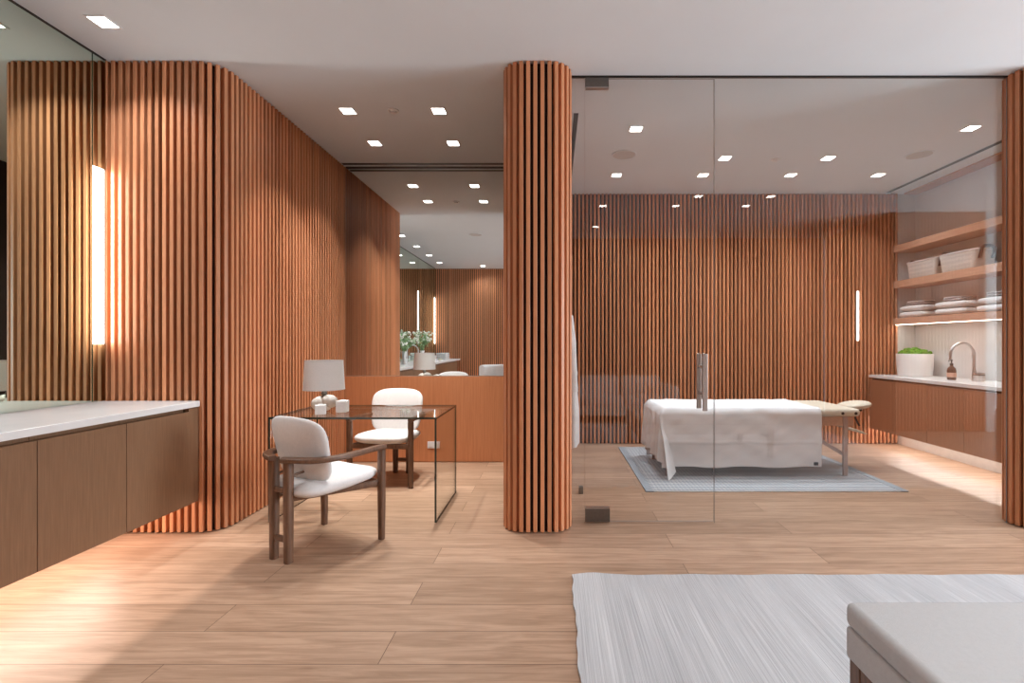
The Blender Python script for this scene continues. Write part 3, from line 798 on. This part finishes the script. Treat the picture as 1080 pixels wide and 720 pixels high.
# ------------------------------------------------------------------ chairs
def make_chair(label):
    t = thing('upholstered_armchair', label, 'chair', (0, 0, 0), 0, 'white armchairs at the glass desk')
    for s in (-1, 1):
        bm = bmesh.new(); sweep(bm, [(s*.28, .25, 0), (s*.28, .25, .30), (s*.28, .25, .585)], .048, .042, .014, scale=[.85, 1, 1]); finish('leg', bm, M['walnut'], t, smooth=True, angle=40)
        bm = bmesh.new(); sweep(bm, [(s*.067, -.25, 0), (s*.067, -.25, .30), (s*.067, -.25, .600)], .050, .050, .016, scale=[.9, 1, 1]); finish('leg', bm, M['walnut'], t, smooth=True, angle=40)
        # arm: bows outward from the rear post to the front leg
        ctl = [Vector(p) for p in ((s*.045, -.274, .600), (s*.12, -.250, .602), (s*.218, -.185, .598), (s*.270, -.06, .597), (s*.279, .11, .600), (s*.282, .272, .602))]
        pts = []
        for i in range(len(ctl)-1):
            p0, p1, p2, p3 = ctl[max(i-1, 0)], ctl[i], ctl[i+1], ctl[min(i+2, len(ctl)-1)]
            for k in range(6):
                u = k/6
                pts.append(.5*((2*p1) + (p2-p0)*u + (2*p0-5*p1+4*p2-p3)*u*u + (3*p1-p0-3*p2+p3)*u**3))
        pts.append(ctl[-1])
        n = len(pts); scl = [(.85 + .35*math.sin(PI*min(1, i/(n-1)*1.1)), 1) for i in range(n)]
        bm = bmesh.new(); sweep(bm, pts, .050, .032, .012, scale=scl, n=4); finish('armrest', bm, M['walnut'], t, smooth=True, angle=60)
    for z, nm in ((.13, 'stretcher'), (.415, 'stretcher')):
        bm = bmesh.new(); sweep(bm, [(-.062, -.25, z), (.062, -.25, z)], .028, .034, .010); finish(nm, bm, M['walnut'], t, smooth=True, angle=40)
    bm = bmesh.new(); sweep(bm, [(-.275, .245, .365), (.275, .245, .365)], .026, .045, .008)
    for s in (-1, 1): sweep(bm, [(s*.062, -.25, .372), (s*.262, .24, .366)], .026, .040, .008)
    finish('seat_frame', bm, M['walnut'], t, smooth=True, angle=40)
    bm = bmesh.new()
    def seat(p):
        w = 1 - .16*max(0, -p.y)/.25
        return Vector((p.x*w, p.y + .03, p.z + .424 - .012*(1-(p.x/.26)**2) + .012*(p.y/.25)))
    superq(bm, .262, .265, .058, 5, 2.4, 56, 14, seat); finish('seat', bm, M['uph'], t, smooth=True)
    bm = bmesh.new()
    def back(p):
        # p.x across, p.y up, p.z thickness
        x, h, th = p.x, p.y, p.z
        w = 1 + .05*(h/.2)
        y = -.158 + (x*x)*.70 - h*.20 + th
        return Vector((x*w, y, .634 + h + .010*math.cos(x*9)))
    superq(bm, .248, .196, .033, 4.4, 2.4, 64, 14, back); finish('backrest', bm, M['uph'], t, smooth=True)
    bm = bmesh.new()
    for s in (-1, 1): sweep(bm, [(s*.067, -.238, .50), (s*.067, -.140, .51)], .014, .014, .005)
    finish('back_mount', bm, M['walnut'], t, smooth=True, angle=40)
    return t
c1 = make_chair('white upholstered armchair in front of the glass desk, seen from behind')
c1.location = (-1.489, 3.069, 0); c1.rotation_euler = (0, 0, -math.radians(27.5))
dup(c1, (-1.520, 4.535, 0), PI - .08, 'white upholstered armchair behind the glass desk, facing the camera')

# ------------------------------------------------------------------ massage table
t = thing('massage_table', 'folding massage table with cream padding and pale wooden legs', 'massage table', (1.03, 4.60, .0125))
TX, TD, TZ = 1.90, .74, .64
bm = bmesh.new(); slab(bm, 0, TX, 0, TD, TZ-.075, TZ, .034); finish('padding', bm, M['leatherette'], t, smooth=True, angle=60)
for x in (1.72, 1.845):
    bm = bmesh.new(); lathe(bm, [(0, -.003), (.014, -.003), (.014, .003), (0, .003)], 20)
    for v in bm.verts: v.co = Vector((v.co.x + x, v.co.z - .001, v.co.y + TZ-.042))
    finish('grommet', bm, M['black'], t)
bm = bmesh.new(); box(bm, .03, TX-.06, .03, .055, TZ-.165, TZ-.076, .003); box(bm, .03, TX-.06, TD-.055, TD-.03, TZ-.165, TZ-.076, .003)
box(bm, .03, .055, .056, TD-.056, TZ-.165, TZ-.076, .003); box(bm, TX-.085, TX-.06, .056, TD-.056, TZ-.165, TZ-.076, .003); finish('side_frame', bm, M['shelf'], t)
for x in (.07, TX-.14):
    for y in (.03, TD-.055):
        bm = bmesh.new(); sweep(bm, [(x, y, 0), (x, y, .3), (x, y, TZ-.077)], .045, .024, .004, up=(0, 1, 0)); finish('leg', bm, M['beech'], t)
for y in (.055, TD-.08):
    for x, xi in ((.07, .62), (TX-.14, TX-.68)):
        bm = bmesh.new(); sweep(bm, [(x, y + .02, .20), (xi, y + .02, TZ-.12)], .018, .034, .004); finish('brace', bm, M['beech'], t)
bm = bmesh.new(); superq(bm, .15, .14, .04, 2.4, 2.4, 40, 12, lambda p: Vector((p.x + TX + .155, p.y + TD/2, p.z + .63 + .02*(p.x/.15)))); hr = finish('face_rest', bm, M['leatherette'], t, smooth=True)
bm = bmesh.new(); sweep(bm, [(TX-.02, TD/2-.05, .55), (TX+.12, TD/2-.05, .575), (TX+.20, TD/2-.05, .585)], .02, .02, .004); sweep(bm, [(TX-.02, TD/2+.05, .55), (TX+.12, TD/2+.05, .575), (TX+.20, TD/2+.05, .585)], .02, .02, .004)
sweep(bm, [(TX+.20, TD/2, .59), (TX+.17, TD/2, .50), (TX+.21, TD/2, .42)], .03, .012, .004); finish('face_rest_bracket', bm, M['black'], t)
bm = bmesh.new(); superq(bm, .16, .15, .016, 3, 2.2, 36, 10, lambda p: Vector((p.x + TX + .09, p.y + TD/2, p.z + .395 - .05*(p.x/.16)))); finish('arm_sling', bm, M['leatherette'], t, smooth=True)
bm = bmesh.new(); sweep(bm, [(TX-.03, TD/2-.12, .55), (TX-.02, TD/2-.12, .44)], .03, .004, .001, up=(0, 1, 0)); sweep(bm, [(TX-.03, TD/2+.12, .55), (TX-.02, TD/2+.12, .44)], .03, .004, .001, up=(0, 1, 0)); finish('sling_strap', bm, M['black'], t)

# sheet draped over the table
bm = bmesh.new()
sx0, sx1, sy0, sy1 = 1.022, 2.54, 4.592, 5.348
zt = .0125 + TZ + .006
hl, hf = .44, .51
def smooth_noise(x, y):
    return (math.sin(7.1*x + 3.3*y) + .6*math.sin(13.7*x - 9.2*y + 1) + .4*math.sin(23*x + 17*y + 2)) / 2
def drape(u, v):
    """u,v flat cloth coordinates in room x,y; outside the table edge it hangs"""
    ex = sx0 - u if u < sx0 else 0
    ey = (sy0 - v) if v < sy0 else ((v - sy1) if v > sy1 else 0)
    sy = -1 if v < sy0 else 1
    x = max(u, sx0); y = min(max(v, sy0), sy1)
    if ex == 0 and ey == 0:
        e = min(u - sx0, v - sy0, sy1 - v)
        r = .045
        dz = 0
        if e < r: dz = -(r - math.sqrt(max(0, r*r - (r-e)**2)))
        return (u, v, zt + dz + .007*abs(smooth_noise(u, v)) + .001)
    R = math.hypot(ex, ey); z = zt - .045 - R
    if ex > 0 and ey > 0:
        th = math.atan2(ey, ex)
        # corner swag, gathered round towards the front: cloth gathers into two folds
        sn, cs = math.sin(th), math.cos(th)
        k = min(1, R/.25)
        x += -.020*cs - .02*R*cs + (.26*R*sn*sn*math.sin(2*th)**.5)*k - .030*math.sin(9*th)*R/.5*k
        y += sy*(.012 + .20*R*math.sin(2*th)*k*(.5 + .5*sn) + .024*math.sin(9*th + 1)*R/.5*k)
        z += .04*R*math.sin(2*th)
    elif ex > 0:
        x -= .018 + .02*R + (.008 + .045*R)*math.sin(v*26 + .6)*min(1, R/.1) *.8
        z += .012*math.sin(v*14)*R
    else:
        f = min(1, max(0, (u - sx0)/.12))
        y += sy*(.010 + .006*math.sin(u*9 + 1)*R/.5 + .007*smooth_noise(u*1.3, R*3) + (1-f)*.02*R/.5)
        if R > .28: y -= sy*.004
        if abs(R-.28) < .012: y += sy*.004
        z += .006*math.sin(u*11 + .5)*R/.5
    return (x, y, max(z, .016 + .004*abs(math.sin(u*30))))
NU, NV = 150, 150
us = [sx0 - hl + (sx1 - sx0 + hl)*i/NU for i in range(NU+1)]
vs_ = [sy0 - hf + (sy1 - sy0 + 2*hf)*j/NV for j in range(NV+1)]
G = [[bm.verts.new(drape(u, v)) for v in vs_] for u in us]
for i in range(NU):
    for j in range(NV): bm.faces.new((G[i][j], G[i+1][j], G[i+1][j+1], G[i][j+1]))
o = finish('linen_sheet', bm, M['sheet'], smooth=True)
md = o.modifiers.new('thick', 'SOLIDIFY'); md.thickness = .003; md.offset = 1
tag(o, 'white linen sheet draped over the massage table, corner hanging to the rug', 'sheet')
bm = bmesh.new(); box(bm, 2.46, 2.50, 4.566, 4.574, .125, .155, .002)
tag(finish('sheet_clip', bm, M['black']), 'small black clip at the lower right hem of the sheet', 'clip')

# ------------------------------------------------------------------ things on the vanity that the mirror shows
def bouquet(label, x, y, hgt, seed):
    random.seed(seed)
    t = thing('flower_vase', label, 'vase', (x, y, .892), 0, 'flower vases on the vanity')
    bm = bmesh.new(); lathe(bm, [(0, 0), (.045, 0), (.05, .01), (.035, .12), (.045, .22), (.055, .235), (.05, .235), (.03, .12), (0, .02)], 28); finish('vase', bm, M['ceramic'], t, smooth=True, angle=50)
    st = bmesh.new(); lf = bmesh.new(); pt = bmesh.new()
    for i in range(44):
        a = random.uniform(0, 2*PI); r = random.uniform(.08, .34); zz = hgt + random.uniform(-.12, .06) - r*.3
        tip = Vector((r*math.cos(a)*.8, r*math.sin(a), zz))
        p = [Vector((0, 0, .15)), Vector((tip.x*.35, tip.y*.35, .15+(zz-.15)*.6)), tip]
        tube(st, p, .002, 8)
        for k in range(9):
            c = p[1].lerp(tip, random.uniform(.1, 1)) + Vector([random.uniform(-.035, .035) for _ in range(3)])
            d1 = Vector([random.uniform(-1, 1) for _ in range(3)]).normalized()*.03; d2 = d1.cross(Vector((random.random(), random.random(), 1))).normalized()*.011
            lf.faces.new([lf.verts.new(c - d1), lf.verts.new(c + d2), lf.verts.new(c + d1), lf.verts.new(c - d2)])
        for k in range(3):
            c = tip + Vector([random.uniform(-.02, .02) for _ in range(3)])
            bmesh.ops.create_icosphere(pt, subdivisions=1, radius=random.uniform(.012, .02), matrix=Matrix.Translation(c))
    finish('stems', st, M['leaf'], t); finish('leaves', lf, M['leaf'], t); finish('blossoms', pt, M['petal'], t)
bouquet('white vase of pale flowers on the vanity, left of the looped faucet in the mirror', -2.78, 1.45, .56, 5)
bouquet('white vase of pale flowers on the vanity, right of the looped faucet in the mirror', -2.76, .30, .62, 9)
t = thing('loop_faucet', 'looped chrome vanity faucet seen in the alcove mirror', 'faucet', (-2.90, .88, .892))
bm = bmesh.new(); lathe(bm, [(0, 0), (.024, 0), (.024, .008), (.0, .008)], 24); finish('base', bm, M['steel'], t, smooth=True, angle=40)
bm = bmesh.new(); tube(bm, [(0, 0, .005), (0, 0, .2)] + [(.11 - .11*math.cos(a), 0, .24 + .11*math.sin(a)) for a in [PI*i/12 for i in range(13)]] + [(.22, 0, .2)], .013, 12); finish('spout', bm, M['steel'], t, smooth=True, angle=60)
for k, (x, y, lab) in enumerate(((-2.78, -.50, 'white ribbed cup nearer the flowers on the vanity'), (-2.76, -.72, 'white ribbed cup nearer the towels on the vanity'))):
    t = thing('vanity_cup', lab, 'cup', (x, y, .892), 0, 'cups on the vanity')
    bm = bmesh.new(); lathe(bm, [(0, 0), (.038, 0), (.042, .01), (.044, .11), (.040, .11), (.038, .012), (0, .01)], 28); finish('cup_body', bm, M['ceramic'], t, smooth=True, angle=40)
    bm = bmesh.new(); lathe(bm, [(.0445, .092), (.047, .095), (.047, .106), (.0445, .11)], 28); finish('rim', bm, M['marble'], t, smooth=True)
for k in range(3):
    o = finish('hand_towel', towel_mesh(.26, .44, .045, 2), M['towel'], smooth=True); o.location = (-2.70, -1.35 + .012*k, .897 + k*.052)
    tag(o, '%s folded white towel in the pile at the far end of the vanity' % ['lowest', 'middle', 'topmost'][k], 'towel', 'towels on the vanity')
t = thing('soap_dish', 'small dish with a yellow soap bar on the vanity', 'dish', (-2.55, -.45, .892))
bm = bmesh.new(); lathe(bm, [(0, 0), (.045, 0), (.065, .018), (.062, .02), (.04, .006), (0, .006)], 32); finish('dish', bm, M['ceramic'], t, smooth=True, angle=40)
bm = bmesh.new(); superq(bm, .042, .03, .014, 3, 2.4, 28, 10, lambda p: p + Vector((0, 0, .021))); finish('soap_bar', bm, M['soap'], t, smooth=True)

# white sofa behind the camera (reflected in glass) and armchair (reflected in mirror)
t = thing('white_sofa', 'low white sofa against the rear wall, faint in the glass reflection', 'sofa', (1.15, -1.32, 0))
bm = bmesh.new(); slab(bm, -.88, .88, -.38, .42, .10, .27, .03); finish('base', bm, M['uph'], t, smooth=True, angle=60)
for s in (-1, 1):
    bm = bmesh.new(); slab(bm, min(s*.02, s*.70), max(s*.02, s*.70), -.14, .43, .272, .42, .04); finish('seat_cushion', bm, M['uph'], t, smooth=True, angle=60)
    bm = bmesh.new(); slab(bm, min(s*.02, s*.70), max(s*.02, s*.70), -.34, -.145, .272, .72, .05); finish('back_cushion', bm, M['uph'], t, smooth=True, angle=60)
    bm = bmesh.new(); slab(bm, min(s*.71, s*.88), max(s*.71, s*.88), -.38, .42, .272, .58, .04); finish('arm', bm, M['uph'], t, smooth=True, angle=60)
for x in (-.8, .8):
    for y in (-.3, .34):
        bm = bmesh.new(); box(bm, x-.025, x+.025, y-.025, y+.025, 0 , .10, .003); finish('leg', bm, M['walnut'], t)
t = thing('lounge_chair', 'rounded white lounge chair at the right edge of the alcove mirror', 'chair', (-1.16, .45, 0))
bm = bmesh.new(); superq(bm, .30, .32, .15, 4, 3.5, 48, 14, lambda p: p + Vector((0, 0, .30))); finish('seat', bm, M['uph'], t, smooth=True)
bm = bmesh.new(); rings = []
for i in range(25):
    a = math.radians(200 + 140*i/24) if False else math.radians(-200 + 220*i/24)
    rings.append((.33*math.cos(a), .33*math.sin(a)))
sweep(bm, [(x, y, .50) for x, y in rings], .10, .66, .05, n=4); finish('shell', bm, M['uph'], t, smooth=True, angle=60)
for x in (-.2, .2):
    for y in (-.2, .2):
        bm = bmesh.new(); tube(bm, [(x, y, 0), (x, y, .2)], .018, 12); finish('leg', bm, M['walnut'], t, smooth=True, angle=40)

# ------------------------------------------------------------------ lights
EXPO = -.20
def area(name, loc, size, power, color, rot=(0, 0, 0), sizey=None, spread=None):
    l = bpy.data.lights.new(name, 'AREA'); l.energy = power; l.color = color; l.size = size
    if sizey: l.shape = 'RECTANGLE'; l.size_y = sizey
    if spread: l.spread = math.radians(spread)
    o = bpy.data.objects.new(name, l); COL.objects.link(o); o.location = loc; o.rotation_euler = rot
    return o
PW = {'downlights over the massage room': (9.2, (.86, .93, 1), 115), 'downlights over the desk alcove': (12, (.98, .96, .93), 85),
      'downlights over the vanity': (9, (.95, .97, 1), 120), 'downlights over the lounge': (8, (.93, .97, 1), 130)}
for x, y, g in LIGHTS:
    p, c, sp = PW[g]
    area('downlight_lamp', (x, y, H-.006), .075, p * (1.7 if x > 5 else 1), c, spread=sp)
area('vanity_tape_lamp', (-2.84, .87, .385), .02, 50, (1, .78, .66), rot=(0, -.80, 0), sizey=4.5)
area('sink_tape_lamp', (4.26, 4.94, .325), .02, 13, (1, .88, .82), rot=(0, .80, 0), sizey=2.25)
area('shelf_tape_lamp', (4.35, 4.98, 1.505), .02, 3, (1, .93, .86), sizey=2.3)
area('vanity_bar_lamp', (-3.005, 3.20, 1.855), 1.15, 6, (1, .96, .90), rot=(0, -PI/2, 0), sizey=.07)
area('side_window_fill', (XR+.3, 1.7, 1.5), 2.5, 720, (.80, .90, 1), rot=(0, PI/2, 0), sizey=2.4)  # added fill light outside the unseen side window
area('rear_window_daylight', (6.85, -.5, 1.4), 1.0, 45, (.86, .93, 1), rot=(PI/2, 0, 0), sizey=2.3)

w = bpy.data.worlds.new('world'); sc.world = w; w.use_nodes = True
w.node_tree.nodes['Background'].inputs[0].default_value = (.80, .88, 1, 1)
w.node_tree.nodes['Background'].inputs[1].default_value = 1.5

# ------------------------------------------------------------------ camera
cam = bpy.data.cameras.new('camera'); co = bpy.data.objects.new('camera', cam); COL.objects.link(co)
cam.sensor_width = 36; cam.lens = 510/1080*36
cam.shift_x = -44/1080; cam.shift_y = 2/1080
cam.clip_start = .05
co.location = (0, 0, CAM); co.rotation_euler = (PI/2, 0, 0)
sc.camera = co
sc.view_settings.view_transform = 'Standard'; sc.view_settings.look = 'None'
sc.view_settings.exposure = EXPO; sc.view_settings.gamma = 1; sc.view_settings.use_curve_mapping = False
cy = sc.cycles
cy.use_denoising = True
cy.max_bounces = 10; cy.diffuse_bounces = 6; cy.glossy_bounces = 6; cy.transparent_max_bounces = 24; cy.transmission_bounces = 8
cy.caustics_reflective = False; cy.caustics_refractive = False; cy.sample_clamp_indirect = 8
